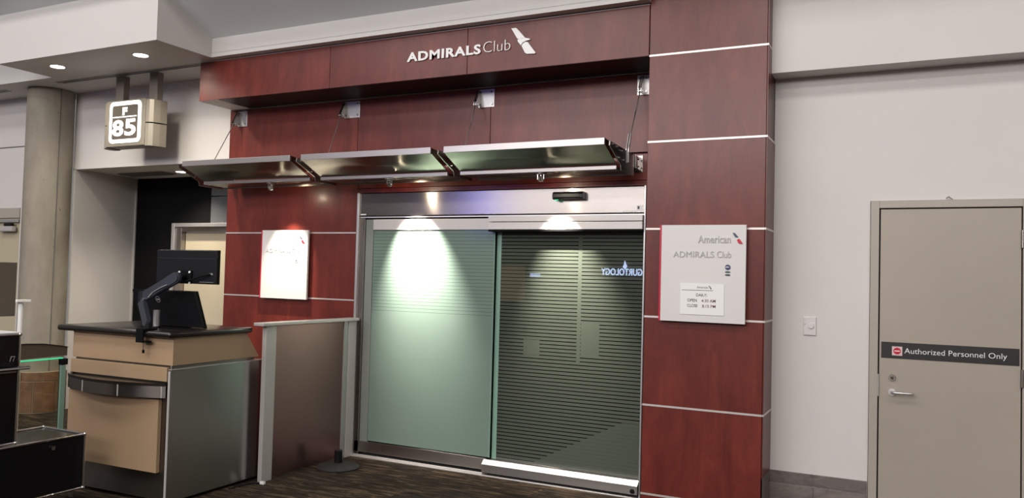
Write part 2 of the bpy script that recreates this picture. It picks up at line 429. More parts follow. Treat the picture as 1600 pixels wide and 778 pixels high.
# recess ceiling vent and light
v = thing('ceiling_vent', 'dark rectangular vent grille in the recess ceiling behind the gate number sign', 'vent', (-7.95, 6.4, 2.67))
link('frame', B().box(-8.28, -7.55, 6.30, 6.50, 2.660, 2.671), M['vent'], v)
for i in range(9):
    link('slat', B().box(-8.26, -7.57, 6.312+i*.021, 6.318+i*.021, 2.652, 2.661), M['vent'], v)
def downlight(x, y, z, label, r, power, ang):
    t = thing('recessed_light', label, 'light', (x, y, z), group='recessed downlights')
    link('trim_ring', B().lathe([(r+.014, -.001), (r+.012, -.004), (r+.002, -.004)], (x, y, z), 28), M['aluwhite'], t)
    link('lens', B().lathe([(r, -.0045), (r, -.0062)], (x, y, z), 28), M['lamp'], t)
    spot((x, y, z-.02), (x, y+.001, 0), power, ang, .85, (1, .9, .74), r*.8)
# left soffit box: underside z 3.52
sf = struct('ceiling_soffit', (-6.9, 5, 3.52), 'dropped white soffit with downlights')
link('soffit_box', B().box(-7.965, -5.76, 4.70, WL, 3.52, 4.3), M['ceil'], sf)
link('soffit_box', B().box(-16, -7.965, 5.26, WL+.2, 3.52, 4.3), M['ceil'], sf)
link('soffit_band', B().box(-5.76, 7, 5.30, 5.9, 3.560, 4.3), M['ceil'], sf)
link('soffit_band', B().box(-5.76, -1.655, 5.30, P-.001, 3.524, 3.562), M['ceil'], sf)
# sloped cove and upper ceiling
cl = struct('ceiling', (0, 0, 4.1), 'grey sloped cove and white ceiling')
link('cove', B().prism([(5.31, 3.69), (5.31, 3.9), (4.50, 4.26), (4.50, 4.10)], -5.76, 7, 'x'), M['cove'], cl)
link('cove', B().prism([(4.715, 3.985), (4.715, 4.2), (4.50, 4.26), (4.50, 4.10)], -16, -5.76, 'x'), M['cove'], cl)
link('ceiling_plane', B().box(-16, 7, 4.44, 4.50, 4.10, 4.26), M['ceil'], cl)
link('ceiling_step', B().box(-16, 7, 4.42, 4.44, 4.10, 6.5), M['ceil'], cl)
link('ceiling_plane', B().box(-16, 7, -10, 4.42, 6.5, 6.6), M['ceil'], cl)
link('ceiling_plane', B().box(-16, -7.97, 4.5, 5.26, 4.2, 4.3), M['ceil'], cl)
# slot diffusers
def slot(x0, x1, y0, y1, label):
    t = thing('slot_diffuser', label, 'vent', ((x0+x1)/2, (y0+y1)/2, 3.52), group='slot diffusers in the soffit')
    link('frame', B().box(x0, x1, y0, y1, 3.514, 3.5195), M['aluwhite'], t)
    w_ = (y1-y0)
    link('slot', B().box(x0+.02, x1-.01, y0+w_*.14, y0+w_*.36, 3.5125, 3.5139), M['dark'], t)
    link('slot', B().box(x0+.06, x1-.01, y0+w_*.62, y0+w_*.84, 3.5125, 3.5139), M['dark'], t)
slot(-8.13, -6.0, 5.40, 5.47, 'long twin-slot air diffuser above the gate number sign')
slot(-10.2, -9.05, 5.44, 5.51, 'short twin-slot air diffuser left of the concrete column')
downlight(-7.472, 4.98, 3.52, 'round recessed downlight in the soffit, nearer the concrete column', .062, 65, 150)
downlight(-6.312, 4.99, 3.52, 'round recessed downlight in the soffit, nearer the wood fascia', .062, 95, 156)
downlight(-7.354, 6.40, 2.672, 'recessed downlight in the low recess ceiling beside the awning', .055, 90, 120)
# far-left wall with door
fw = struct('wall_far_left', (-10, 5.8, 0), 'off-white wall left of the concrete column')
link('wall_face', B().box(-16, -8.86, 5.80, 5.95, 2.24, 2.945), M['paint'], fw)
link('wall_face', B().box(-16, -8.86, 5.80, 5.95, 2.96, 3.52), M['paint'], fw)
link('joint_reveal', B().box(-16, -8.86, 5.806, 5.95, 2.945, 2.96), M['vent'], fw)
link('wall_face', B().box(-9.25, -8.86, 5.80, 5.95, 0, 2.24), M['paint'], fw)
d4 = struct('door_3', (-9.8, 5.8, 0), 'cream door behind the concrete column')
link('door_frame', B().box(-10.6, -9.255, 5.79, 5.9, 2.125, 2.238), M['framepaint'], d4)
link('door_leaf', B().box(-10.5, -9.27, 5.82, 5.86, 0.01, 2.115), M['beige_wall'], d4)
link('head_rail', B().box(-10.5, -9.27, 5.775, 5.815, 2.075, 2.105), M['alu'], d4)
link('closer_body', B().box(-9.60, -9.30, 5.73, 5.79, 1.965, 2.025, .008), M['aluwhite'], d4)
link('closer_arm', B().box(-9.46, -9.33, 5.74, 5.78, 2.028, 2.06), M['black'], d4)

# recess door
d3 = struct('door_2', (-7.4, 6.78, 0), 'cream door in a steel frame inside the recess')
link('frame_jamb', B().box(-7.85, -7.80, 6.72, 6.80, 0, 2.12, .004), M['alu'], d3)
link('frame_jamb', B().box(-7.798, -7.70, 6.74, 6.82, 0, 2.07, .004), M['steel'], d3)
link('frame_head', B().box(-7.798, -5.9, 6.72, 6.80, 2.075, 2.12, .004), M['alu'], d3)
link('frame_head', B().box(-7.70, -5.9, 6.74, 6.82, 2.02, 2.073, .004), M['steel_dk'], d3)
link('door_leaf', B().box(-7.695, -6.7, 6.80, 6.84, .01, 2.015), M['beige_wall'], d3)
link('lever', B().box(-7.66, -7.645, 6.76, 6.80, 1.70, 1.76), M['chrome'], d3)
# concrete column
cc = (-8.60, 5.68)
colm = thing('concrete_column', 'round raw concrete column with a stone-clad foot, left of the desk', 'column', (cc[0], cc[1], 0))
link('shaft', B().lathe([(.234, .42), (.234, 3.515)], (cc[0], cc[1], 0), 56), M['concrete'], colm, True)
link('form_seam', B().box(-8.3735, -8.366, 5.63, 5.64, .42, 3.515), M['vent'], colm)
link('foot_core', B().lathe([(.262, 0), (.262, .44)], (cc[0], cc[1], 0), 48), M['grout'], colm)
for row, (z0, z1, offs) in enumerate(((.012, .335, 0), (.347, .435, .35))):
    for i in range(8):
        a0 = i*math.pi/4+offs+.02; a1 = a0+math.pi/4-.035
        pts = [(cc[0]+.272*math.cos(a0+(a1-a0)*t/5), cc[1]+.272*math.sin(a0+(a1-a0)*t/5)) for t in range(6)]
        pts += [(cc[0]+.258*math.cos(a1-(a1-a0)*t/5), cc[1]+.258*math.sin(a1-(a1-a0)*t/5)) for t in range(6)]
        link('stone_tile', B().prism(pts, z0, z1, 'z'), M['brown'], colm)

# ================================================================== PILLAR and FASCIA
pl = thing('wood_clad_pillar', 'tall square pillar clad in cherry veneer panels with light metal joint strips', 'pillar', (-1.26, P, 0))
link('core', B().box(-1.65, -.868, P+.012, WR-.002, .0, 4.08), M['wood_dark'], pl)
ZP = [.03, .15, .75, 1.35, 1.95, 2.55, 3.15, 4.08]
for z0, z1 in zip(ZP[1:], ZP[2:]):
    panel(-1.661, -.869, z0+.006, z1-.006, P, .012, pl)
    link('side_panel', B().box(-.868, -.862, P+.004, 5.512 if z1 > 2.99 else WR-.004, z0+.006, z1-.006), M['wood'][1], pl)
link('wood_panel', B().box(-1.659, -.871, P, P+.012, .10, .144), M['wood'][0], pl)
link('plinth', B().box(-1.655, -.866, P+.002, P+.012, 0, .098), M['steel_dk'], pl)
link('plinth_side', B().box(-.868, -.861, P+.004, WR-.018, 0, .35), M['stone'], pl)
for z in ZP[1:-1]:
    link('joint_strip', B().box(-1.661, -.869, P-.003, P+.011, z-.0065, z+.0065), M['strip'], pl)
    link('joint_strip', B().box(-.8675, -.8605, P-.003, 5.512 if z > 2.99 else WR-.004, z-.0065, z+.0065), M['strip'], pl)
fa = thing('wood_fascia', 'long cherry veneer fascia above the entrance carrying the white club lettering', 'fascia', (-3.8, P, 3.15))
for a, b_ in ((-5.988, -4.458), (-4.458, -3.117), (-3.117, -1.663)):
    panel(a, b_, 3.152, 3.512, P, .02, fa)
link('top_strip', B().box(-5.988, -1.663, P+.002, P+.02, 3.512, 3.518), M['aluwhite'], fa)
link('core', B().box(-5.986, -1.665, P+.02, D-.03, 3.156, 3.51), M['wood_dark'], fa)
link('underside', B().box(-5.75, -1.665, P+.004, D-.03, 3.150, 3.1555), mat('dark_polished_underside', (.006, .0045, .004), .45, spec=.25), fa)
link('underside_reflection', B().box(-5.984, -5.75, P+.004, D-.03, 3.150, 3.1555), M['ceil'], fa)  # pale paint stands for the wall reflected in the glossy underside
link('edge_angle', B().box(-6.0, -1.665, D-.035, D-.014, 3.142, 3.155), M['steel_dk'], fa)
letters('ADMIRALS', -3.669, -2.994, 3.296, 3.372, P-.001, .012, M['letter'], fa, bold=.03, gap=.05)
letters('Club', -2.972, -2.741, 3.302, 3.385, P-.001, .010, M['letter'], fa, bold=-.022)
flag(-2.735, -2.527, 3.253, 3.463, P-.001, .012, (M['letter'],)*3, fa)

# ================================================================== SLIDING DOOR
dd = struct('door_4', (-3.1, 5.8, 0), 'automatic sliding doors of frosted and lined glass with brushed steel rails')
link('header', B().box(-4.402, -1.80, 5.785, D+.1, 2.098, 2.295, .003), M['steel'], dd)
link('header_lip', B().box(-4.40, -1.80, 5.79, D+.1, 2.080, 2.090), M['alu'], dd)
link('header_gap', B().box(-4.40, -1.80, 5.80, D+.1, 2.090, 2.098), M['dark'], dd)
link('jamb', B().box(-4.425, -4.402, 5.77, D+.1, 0, 2.30, .002), M['alu'], dd)
link('jamb', B().box(-4.402, -4.352, 5.80, D+.1, 0, 2.08, .002), M['steel_dk'], dd)
link('jamb', B().box(-1.798, -1.785, 5.77, D+.1, 0, 2.30, .002), M['alu'], dd)
lf = link('door_leaf', B().box(-4.35, -4.27, 5.812, 5.84, .03, 2.068, .002), mat('glazed_stile', (.20, .215, .20), .35), dd)
link('top_rail', B().box(-4.268, -3.085, 5.806, 5.845, 1.975, 2.068, .002), M['aluwhite'], lf)
link('glass', B().box(-4.35+.083, -3.068, 5.818, 5.830, .135, 1.974), M['glass_left'], lf)
link('glass_edge', B().box(-3.068, -3.063, 5.818, 5.830, .135, 1.974), M['glassedge'], lf)
link('bottom_rail', B().box(-4.398, -3.085, 5.800, 5.845, .035, .128, .002), M['steel_dk'], lf)
lf2 = link('door_leaf', B().box(-3.09, -1.80, 5.745, 5.79, 2.035, 2.078, .002), M['aluwhite'], dd)
link('top_rail', B().box(-3.09, -1.80, 5.740, 5.790, 1.972, 2.030, .002), M['aluwhite'], lf2)
link('rail_underside', B().box(-3.088, -1.80, 5.745, 5.88, 1.958, 1.971), M['blackmatte'], lf2)
link('glass', B().box(-3.02, -1.80, 5.858, 5.870, .12, 1.958), M['glass_right'], lf2)
link('clear_edge_glass', B().box(-3.062, -3.021, 5.858, 5.870, .12, 1.958), M['glassedge'], lf2)
link('bottom_rail', B().prism([(5.742, .03), (5.742, .092), (5.775, .122), (5.88, .122), (5.88, .03)], -3.09, -1.80, 'x'), M['steel_dk'], lf2)
link('lit_rail_top', B().prism([(5.739, .094), (5.7745, .126), (5.785, .126), (5.785, .1225), (5.776, .1225), (5.742, .092)], -3.09, -1.80, 'x'), M['white'], lf2)  # white strip paints in the lit top of the rail
kn = link('knob', B().lathe([(.016, 0), (.018, .004), (.014, .012)], (0, 0, 0), 16), M['black'])
kn.data.transform(Matrix.Rotation(R(90), 4, 'X')); kn.parent = lf2; kn.location = Vector((-1.835, 5.741, .055))-OFF[lf2.name]
link('threshold', B().box(-4.42, -1.70, 5.738, 5.755, 0, .010, .002), M['aluwhite'], dd)
link('threshold', B().box(-4.42, -1.70, 5.762, 5.90, 0, .006), M['alu'], dd)
link('threshold', B().box(-4.42, -3.10, 5.775, 5.79, 0.006, .016, .002), M['aluwhite'], dd)
link('sticker', B().box(-4.392, -4.335, 5.7835, 5.7849, 2.104, 2.115), M['letter'], dd)
link('sticker', B().box(-1.86, -1.812, 5.7835, 5.7849, 2.112, 2.152), M['letter'], dd)
link('sticker_mark', B().box(-1.852, -1.838, 5.7825, 5.7834, 2.124, 2.146), M['ink'], dd)
link('sticker', B().box(-1.965, -1.865, 5.7835, 5.7849, 2.104, 2.112), M['letter'], dd)
# dim lounge behind the glass
ro = struct('wall_interior', (-3.1, 8, 0), 'dim room behind the glass doors')
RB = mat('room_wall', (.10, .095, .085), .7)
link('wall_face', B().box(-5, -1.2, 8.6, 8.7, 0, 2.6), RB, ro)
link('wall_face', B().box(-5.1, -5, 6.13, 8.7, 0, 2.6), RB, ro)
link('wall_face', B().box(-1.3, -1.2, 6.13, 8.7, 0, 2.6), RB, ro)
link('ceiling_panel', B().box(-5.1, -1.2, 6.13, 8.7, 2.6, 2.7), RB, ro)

sens = thing('door_sensor', 'black motion sensor box on the steel header above the right glass door', 'sensor', (-2.4, 5.785, 2.23))
link('housing', B().prism([(5.784, 2.262), (5.735, 2.262), (5.722, 2.245), (5.722, 2.212), (5.735, 2.202), (5.784, 2.202)], -2.522, -2.27, 'x', .004), M['blackgloss'], sens)
link('window', B().prism([(5.7215, 2.248), (5.7195, 2.243), (5.7195, 2.220), (5.7215, 2.215)], -2.505, -2.30, 'x'), M['black'], sens)
link('indicator', B().box(-2.505, -2.475, 5.728, 5.742, 2.196, 2.2015, .001), M['ledgreen'], sens)

# ================================================================== AWNINGS
AWN = ((-5.912, -4.660, -5.14, 'steel canopy section farthest left, beside the white wall', 1),
       (-4.540, -3.283, -3.86, 'steel canopy section in the middle of the row of three', 2),
       (-3.167, -1.893, -2.50, 'steel canopy section on the right, next to the wood pillar', 3))
for x0, x1, lx, lab, n in AWN:
    t = thing('steel_canopy', lab, 'canopy', ((x0+x1)/2, D, 2.5), group='steel canopy sections over the entrance')
    link('front_lip', B().box(x0, x1, 5.15, 5.165, 2.510, 2.558, .002), mat('brushed_lip', (.44, .41, .40), .32, .7), t)
    link('top_sheet', B().prism([(5.165, 2.550), (5.165, 2.556), (5.74, 2.512), (5.74, 2.506)], x0, x1, 'x'), M['steel'], t)
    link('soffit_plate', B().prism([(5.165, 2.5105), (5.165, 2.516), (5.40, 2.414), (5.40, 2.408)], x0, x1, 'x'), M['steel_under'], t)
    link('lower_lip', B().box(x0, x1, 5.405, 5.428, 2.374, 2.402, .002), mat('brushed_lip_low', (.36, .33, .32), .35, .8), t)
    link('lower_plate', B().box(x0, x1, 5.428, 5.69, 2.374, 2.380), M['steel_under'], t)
    link('back_lip', B().box(x0, x1, 5.69, 5.70, 2.366, 2.400), M['steel_dk'], t)
    L = thing('spot_lamp', ('small halogen spot lamp under the left canopy, glowing towards the room', 'small halogen spot lamp under the middle canopy',
              'small halogen spot lamp under the right canopy')[n-1], 'lamp', (lx, 5.46, 2.37), group='spot lamps under the canopies')
    link('mounting_plate', B().lathe([(.045, -.004), (.045, .0035)], (lx, 5.46, 2.37), 20), M['steel_dk'], L)
    link('stem', B().cyl((lx, 5.46, 2.366), (lx, 5.46, 2.345), .006), M['chrome'], L)
    c0 = Vector((lx, 5.455, 2.338)); aim = Vector((lx+(-.06, .07, .08)[n-1], 5.82, (1.60, 1.70, 1.50)[n-1])); d = (aim-c0).normalized()
    link('lamp_head', B().cyl(c0-d*.012, c0+d*.022, .017, .024, 20), M['chrome'], L, True)
    link('lens', B().cyl(c0+d*.0222, c0+d*.0235, .020, .020, 20), M['lamp_dim'] if n > 1 else M['lamp'], L)
    link('yoke', B().box(lx-.026, lx-.022, 5.449, 5.461, 2.325, 2.362), M['chrome'], L)
    link('yoke', B().box(lx+.024, lx+.028, 5.449, 5.461, 2.325, 2.362), M['chrome'], L)
    spot(c0+d*.027, aim, (120, 700, 420)[n-1], (54, 60, 56)[n-1], (.75, 1.0, 1.0)[n-1], ((1.0, .86, .64), (1.0, .91, .80), (1.0, .91, .78))[n-1], .012)
    bl = bpy.data.lights.new('bulb_spill', 'POINT'); bl.energy = (1.6, 3.2, 2.6)[n-1]; bl.color = (1, .84, .6); bl.shadow_soft_size = .012
    bo = bpy.data.objects.new('bulb_spill', bl); COL.objects.link(bo); bo.location = c0+d*.036
# arms, brackets, rods
for i, (xa, px0, px1, lab) in enumerate(((-5.975, -5.93, -5.81, 'canopy bracket and tie rod at the far left end'),
                              (-4.600, -4.63, -4.462, 'canopy bracket and tie rod between the left and middle canopies'),
                              (-3.225, -3.25, -3.10, 'canopy bracket and tie rod between the middle and right canopies'),
                              (-1.862, -1.885, -1.79, 'canopy bracket and tie rod beside the wood pillar'))):
    t = thing('canopy_bracket', lab, 'bracket', (xa, D, 2.5), group='canopy brackets')
    if i == 0: px0 += 0
    link('wall_plate', B().box(px0, px1, D-.008, D-.001, 2.985, 3.135, .002), M['alu'], t)
    for dx in (.022, px1-px0-.022):
        for z in (3.01, 3.11):
            link('bolt', B().cyl((px0+dx, D-.018, z), (px0+dx, D-.008, z), .008, seg=8), M['chrome'], t)
    cx = px0+.012 if i < 3 else px0+.045
    link('fin', B().prism([(D-.008, 3.125), (D-.03, 3.125), (D-.085, 3.02), (D-.085, 2.99), (D-.05, 2.985), (D-.008, 3.03)], cx-.012, cx-.007, 'x'), M['steel'], t)
    link('fin', B().prism([(D-.008, 3.125), (D-.03, 3.125), (D-.085, 3.02), (D-.085, 2.99), (D-.05, 2.985), (D-.008, 3.03)], cx+.007, cx+.012, 'x'), M['steel'], t)
    link('pin', B().cyl((cx-.022, D-.072, 3.003), (cx+.022, D-.072, 3.003), .008, seg=12), M['chrome'], t)
    ex, ey, ez = (xa, 5.56, 2.60) if i < 3 else (xa, 5.60, 2.63)
    link('tie_rod', B().cyl((cx, D-.072, 3.0), (ex, ey, ez), .0045, seg=8), M['steel_dk'], t)
    for s0 in (-.011, .006):
        pl_ = [(5.605, 2.655), (5.59, 2.655), (5.545, 2.54), (5.545, 2.44), (5.565, 2.44), (5.565, 2.535)] if i == 3 else [(5.572, 2.615), (5.552, 2.615), (5.535, 2.56), (5.535, 2.44), (5.56, 2.44), (5.56, 2.56)]
        link('strap', B().prism(pl_, xa+s0, xa+s0+.005, 'x'), M['alu' if i == 3 else 'steel_dk'], t)
    link('arm', B().prism([(5.17, 2.535), (5.165, 2.505), (5.40, 2.404), (5.41, 2.366), (5.69, 2.36), (5.69, 2.43), (5.75, 2.43), (5.75, 2.515)], xa-.004, xa+.004, 'x'), M['steel_dk'], t)
    for sgn in (-1, 1):
        if (i == 0 and sgn < 0): continue
        w_ = .026 if i < 3 else .018
        for (yy, zz) in ((5.22, 2.520), (5.30, 2.515), (5.40, 2.50), (5.34, 2.445), (5.44, 2.44)):
            link('spacer_bolt', B().cyl((xa+sgn*.004, yy, zz), (xa+sgn*w_, yy, zz), .007, seg=8), M['chrome'], t)
    link('wall_shoe', B().box(xa-.035, xa+.035, D-.008, D-.001, 2.40, 2.53, .002), M['steel'], t)
    link('shoe_cheek', B().box(xa-.014, xa-.008, D-.11, D-.008, 2.42, 2.515), M['steel'], t)
    link('shoe_cheek', B().box(xa+.008, xa+.014, D-.11, D-.008, 2.42, 2.515), M['steel'], t)
    for z in (2.44, 2.495):
        link('bolt', B().cyl((xa-.02, D-.05, z), (xa+.02, D-.05, z), .007, seg=8), M['chrome'], t)

# ================================================================== WALL SIGNS
def wall_sign(x0, x1, y, z0, z1, label):
    t = thing('wall_sign', label, 'sign', ((x0+x1)/2, y+.03, z0), group='white board signs beside the entrance')
    link('board', B().box(x0+.012, x1, y, y+.022, z0, z1, .001), M['white'], t)
    link('red_edge', B().box(x0, x0+.0115, y-.001, y+.022, z0, z1), M['red'], t)
    link('standoff', B().box(x0+.06, x1-.06, y+.022, y+.048, z0+.06, z1-.06), M['alu'], t)
    return t
s1 = wall_sign(-1.546, -.976, 5.33, 1.33, 1.972, 'white board sign with red left edge and raised lettering on the wood pillar')
lettering('lettering', 'American', -1.286, -1.074, 1.853, 1.903, 5.33, .005, M['greyletter'], s1, .005)
flag(-1.062, -.996, 1.848, 1.919, 5.3295, .005, (M['blueink'], None, M['red']), s1)
lettering('lettering', 'ADMIRALS', -1.451, -1.180, 1.757, 1.797, 5.33, .005, M['greyletter'], s1, -.002)
lettering('lettering', 'Club', -1.160, -1.070, 1.757, 1.800, 5.33, .005, M['greyletter'], s1, -.01)
link('round_emblem', B().cyl((-1.090, 5.33, 1.695), (-1.090, 5.326, 1.695), .0175, seg=28), M['navy'], s1)
link('emblem_swoosh', B().prism([(-1.107, 1.694), (-1.098, 1.699), (-1.080, 1.698), (-1.080, 1.695), (-1.098, 1.693)], 5.3252, 5.3259, 'y'), M['letter'], s1)
for z, m in ((1.664, 'green'), (1.645, 'ink')):
    o = link('oval_mark', B().cyl((0, 0, 0), (0, -.0035, 0), .0175, seg=24), M[m])
    o.data.transform(Matrix.Diagonal((1, 1, .32, 1))); o.parent = s1; o.location = Vector((-1.090, 5.33, z))-OFF[s1.name]
nt_ = thing('opening_hours_notice', 'white paper notice of daily opening hours fixed to the white pillar sign', 'notice', (-1.255, 5.327, 1.377))
link('sheet', B().box(-1.398, -1.110, 5.3255, 5.3292, 1.379, 1.582), M['letter'], nt_)
link('rule', B().box(-1.388, -1.182, 5.3245, 5.3254, 1.5385, 1.5415), M['ink'], nt_)
for tx, a, b_, c_, d_, mm, bo in (('American', -1.288, -1.214, 1.553, 1.567, 'ink', 0), ('DAILY:', -1.292, -1.220, 1.500, 1.519, 'ink', .01),
                  ('OPEN', -1.350, -1.287, 1.463, 1.483, 'ink', .01), ('4:30 AM', -1.257, -1.164, 1.462, 1.482, 'inkred', .01),
                  ('CLOSE', -1.350, -1.282, 1.428, 1.448, 'ink', .01), ('8:15 PM', -1.252, -1.164, 1.427, 1.447, 'inkred', .01)):
    lettering('lettering', tx, a, b_, c_, d_, 5.3254, .0008, M[mm], nt_, bo)
flag(-1.211, -1.190, 1.549, 1.572, 5.3254, .0008, (M['ink'],)*3, nt_)
s2 = wall_sign(-5.530, -4.966, 5.77, 1.337, 1.972, 'white board sign under a glaring spot on the wood wall left of the glass doors')
lettering('lettering', 'ADMIRALS', -5.463, -5.17, 1.765, 1.800, 5.77, .005, M['greyletter'], s2, -.002)
lettering('lettering', 'Club', -5.15, -5.06, 1.765, 1.802, 5.77, .005, M['greyletter'], s2, -.01)
flag(-5.068, -5.002, 1.850, 1.921, 5.7695, .005, (M['blueink'], None, M['red']), s2)
link('round_emblem', B().cyl((-5.095, 5.77, 1.690), (-5.095, 5.766, 1.690), .0175, seg=28), M['greyletter'], s2)
link('emblem_swoosh', B().prism([(-5.105, 1.688), (-5.095, 1.695), (-5.08, 1.699), (-5.08, 1.695), (-5.092, 1.686)], 5.7652, 5.7659, 'y'), M['navy'], s2)

# ================================================================== GATE NUMBER SIGN
gs = thing('gate_number_sign', 'hanging taupe box sign with an illuminated F 85 gate number', 'sign', (-7.0, 5.5, 2.77))
plan = [(-7.29, 5.40), (-6.73, 5.40), (-6.685, 5.412), (-6.655, 5.44), (-6.64, 5.48), (-6.632, 5.57), (-7.38, 5.57), (-7.395, 5.50), (-7.385, 5.44), (-7.35, 5.412)]
wing_r = [(-6.732, 5.404), (-6.69, 5.412), (-6.662, 5.44), (-6.640, 5.50), (-6.628, 5.57), (-6.732, 5.57)]
wing_l = [(-7.288, 5.404), (-7.288, 5.57), (-7.36, 5.57), (-7.385, 5.50), (-7.375, 5.45), (-7.33, 5.412)]
link('face_plate', B().box(-7.285, -6.735, 5.397, 5.57, 2.785, 3.245, .004), M['taupe'], gs)
for w_ in (wing_r, wing_l):
    for z0, z1 in ((2.778, 2.999), (3.010, 3.235)):
        link('side_wing', B().prism(w_, z0, z1, 'z', .002), M['taupe'], gs)
link('shadow_gap', B().box(-7.34, -6.68, 5.43, 5.56, 2.999, 3.010), M['dark'], gs)
def rrect(x0, x1, z0, z1, r, n=6):
    pts = []
    for cx_, cz_, a in ((x1-r, z1-r, 0), (x0+r, z1-r, 90), (x0+r, z0+r, 180), (x1-r, z0+r, 270)):
        for i in range(n+1):
            t = R(a+90*i/n); pts.append((cx_+r*math.cos(t), cz_+r*math.sin(t)))
    return pts
link('lit_border', B().prism(rrect(-7.238, -6.784, 2.818, 3.232, .05), 5.392, 5.3965, 'y'), M['lit'], gs)
link('dark_face', B().prism(rrect(-7.194, -6.826, 2.856, 3.192, .02), 5.389, 5.3918, 'y'), M['taupedark'], gs)
link('dividing_line', B().box(-7.18, -6.84, 5.3865, 5.3885, 3.070, 3.081), M['lit'], gs)
lettering('numeral', '8', -7.185, -7.022, 2.885, 3.048, 5.3888, .002, M['lit'], gs, .03)
lettering('numeral', '5', -7.005, -6.845, 2.885, 3.052, 5.3888, .002, M['lit'], gs, .03)
lettering('letter', 'F', -7.045, -6.975, 3.092, 3.170, 5.3888, .002, M['lit'], gs, .05)
for x in (-7.235, -6.745):
    link('hanger', B().box(x-.058, x+.058, 5.49, 5.56, 3.236, 3.519, .003), mat('hanger_taupe', (.20, .17, .15), .5), gs)

# ================================================================== AUTHORIZED DOOR
d1 = struct('door_1', (.18, WR, 0), 'taupe painted metal door with a lever handle')
for a, b_, c_, e_ in ((-.258, -.208, 0, 2.143), (.575, .635, 0, 2.143)):
    link('frame_jamb', B().box(a, b_, WR-.03, WR+.1, c_, e_, .002), M['framepaint'], d1)
link('frame_head', B().box(-.208, .575, WR-.03, WR+.1, 2.098, 2.143, .002), M['framepaint'], d1)
leaf = link('door_leaf', B().box(-.200, .568, WR-.022, WR+.02, .01, 2.090, .002), M['doorpaint'], d1)
link('door_stop', B().box(-.208, .575, WR+.03, WR+.04, 0, 2.098), M['dark'], d1)
for z0, z1 in ((1.850, 1.955), (1.020, 1.125), (.2, .305)):
    link('hinge', B().cyl((.5725, WR-.034, z0), (.5725, WR-.034, z1), .009, seg=12), M['steel'], d1)
link('lock_cylinder', B().cyl((-.124, WR-.0225, 1.023), (-.124, WR-.034, 1.023), .021, .018, 24), M['steel'], d1, True)
link('key_plug', B().cyl((-.124, WR-.0342, 1.023), (-.124, WR-.038, 1.023), .010, seg=16), M['chrome'], d1)
link('rosette', B().cyl((-.124, WR-.0225, .931), (-.124, WR-.030, .931), .025, .023, 24), M['aluwhite'], d1, True)
hp = [(-.124, WR-.03, .935), (-.124, WR-.06, .935), (-.118, WR-.072, .935), (-.105, WR-.078, .935), (-.02, WR-.078, .934), (-.008, WR-.072, .934), (-.006, WR-.062, .934)]
link('lever_handle', B().tube(hp, .0085, 10), M['alu'], d1, True)
link('latch_plate', B().box(-.2075, -.2008, WR-.032, WR-.024, .90, 1.04), M['alu'], d1)
ds = thing('door_sign', 'black strip sign reading Authorized Personnel Only across the taupe door', 'sign', (.18, WR-.03, 1.19))
link('plate', B().box(-.189, .560, WR-.0265, WR-.0225, 1.146, 1.247, .0005), mat('sign_black', (.022, .020, .021), .4), ds)
link('symbol_plate', B().box(-.127, -.068, WR-.0280, WR-.0266, 1.164, 1.221), mat('symbol_pink_white', (.70, .52, .52), .4), ds)
link('red_disc', B().cyl((-.0975, WR-.0281, 1.1925), (-.0975, WR-.0287, 1.1925), .021, seg=28), M['red'], ds)
link('white_bar', B().box(-.113, -.082, WR-.0293, WR-.0288, 1.1895, 1.1955), M['letter'], ds)
lettering('lettering', 'Authorized Personnel Only', -.056, .497, 1.170, 1.214, WR-.0266, .0008, M['letter'], ds, -.004)
sw = thing('wall_switch', 'white square light switch plate with a round dial on the right wall', 'switch', (-.62, WR, 1.26))
link('plate', B().box(-.661, -.582, WR-.012, WR-.001, 1.262, 1.383, .003), M['white'], sw)
link('dial', B().cyl((-.612, WR-.012, 1.324), (-.612, WR-.022, 1.324), .019, .017, 24), M['white'], sw, True)
link('screw', B().cyl((-.654, WR-.012, 1.333), (-.654, WR-.0135, 1.333), .003, seg=8), M['ink'], sw)
pts = [(.168+.005*i+.004*math.sin(i*1.1), WR-.02-.004*math.sin(i*.9), 2.150+.012*math.sin(i*.55)+.004) for i in range(12)]
wc = link('wire_scrap', B().tube(pts, .0035, 6), M['alu'], None, True); tag(wc, 'small curled grey wire scrap lying on top of the right door frame', 'wire'); piece(wc, pts[0])

# ================================================================== PARTITION
pt = thing('metal_partition', 'low steel partition with a light aluminium cap, between the desk and the glass doors', 'partition', (-4.39, 5.2, 0))
link('post', B().box(-4.425, -4.385, 4.665, 4.775, 0, 1.175, .003), M['aluwhite'], pt)
link('post', B().box(-4.425, -4.385, 5.60, 5.655, 0, 1.175, .003), M['alu'], pt)
link('post', B().box(-4.43, -4.383, 5.66, 5.765, 0, 1.175, .003), M['aluwhite'], pt)
link('steel_panel', B().box(-4.412, -4.393, 4.775, 5.60, .02, 1.17), steel('wood_reflection_steel', (.36, .205, .20), .27), pt)  # red tint puts the reflection of the wood into the steel colour
link('cap', B().box(-4.455, -4.355, 4.60, 5.768, 1.176, 1.200, .004), M['aluwhite'], pt)

# ================================================================== STANCHION BASE
sb = thing('stanchion_base', 'round black barrier post base with a short stub, in front of the partition', 'stanchion', (-4.20, 5.34, 0))
link('base', B().lathe([(.170, 0), (.174, .012), (.165, .022), (.06, .044), (.0, .046)][:4]+[(.05, .046)], (-4.20, 5.34, 0), 48), mat('rubber_grey', (.022, .021, .02), .6), sb, True)
link('stub', B().cyl((-4.20, 5.34, .044), (-4.197, 5.335, .145), .034, .032, 24), M['black'], sb, True)

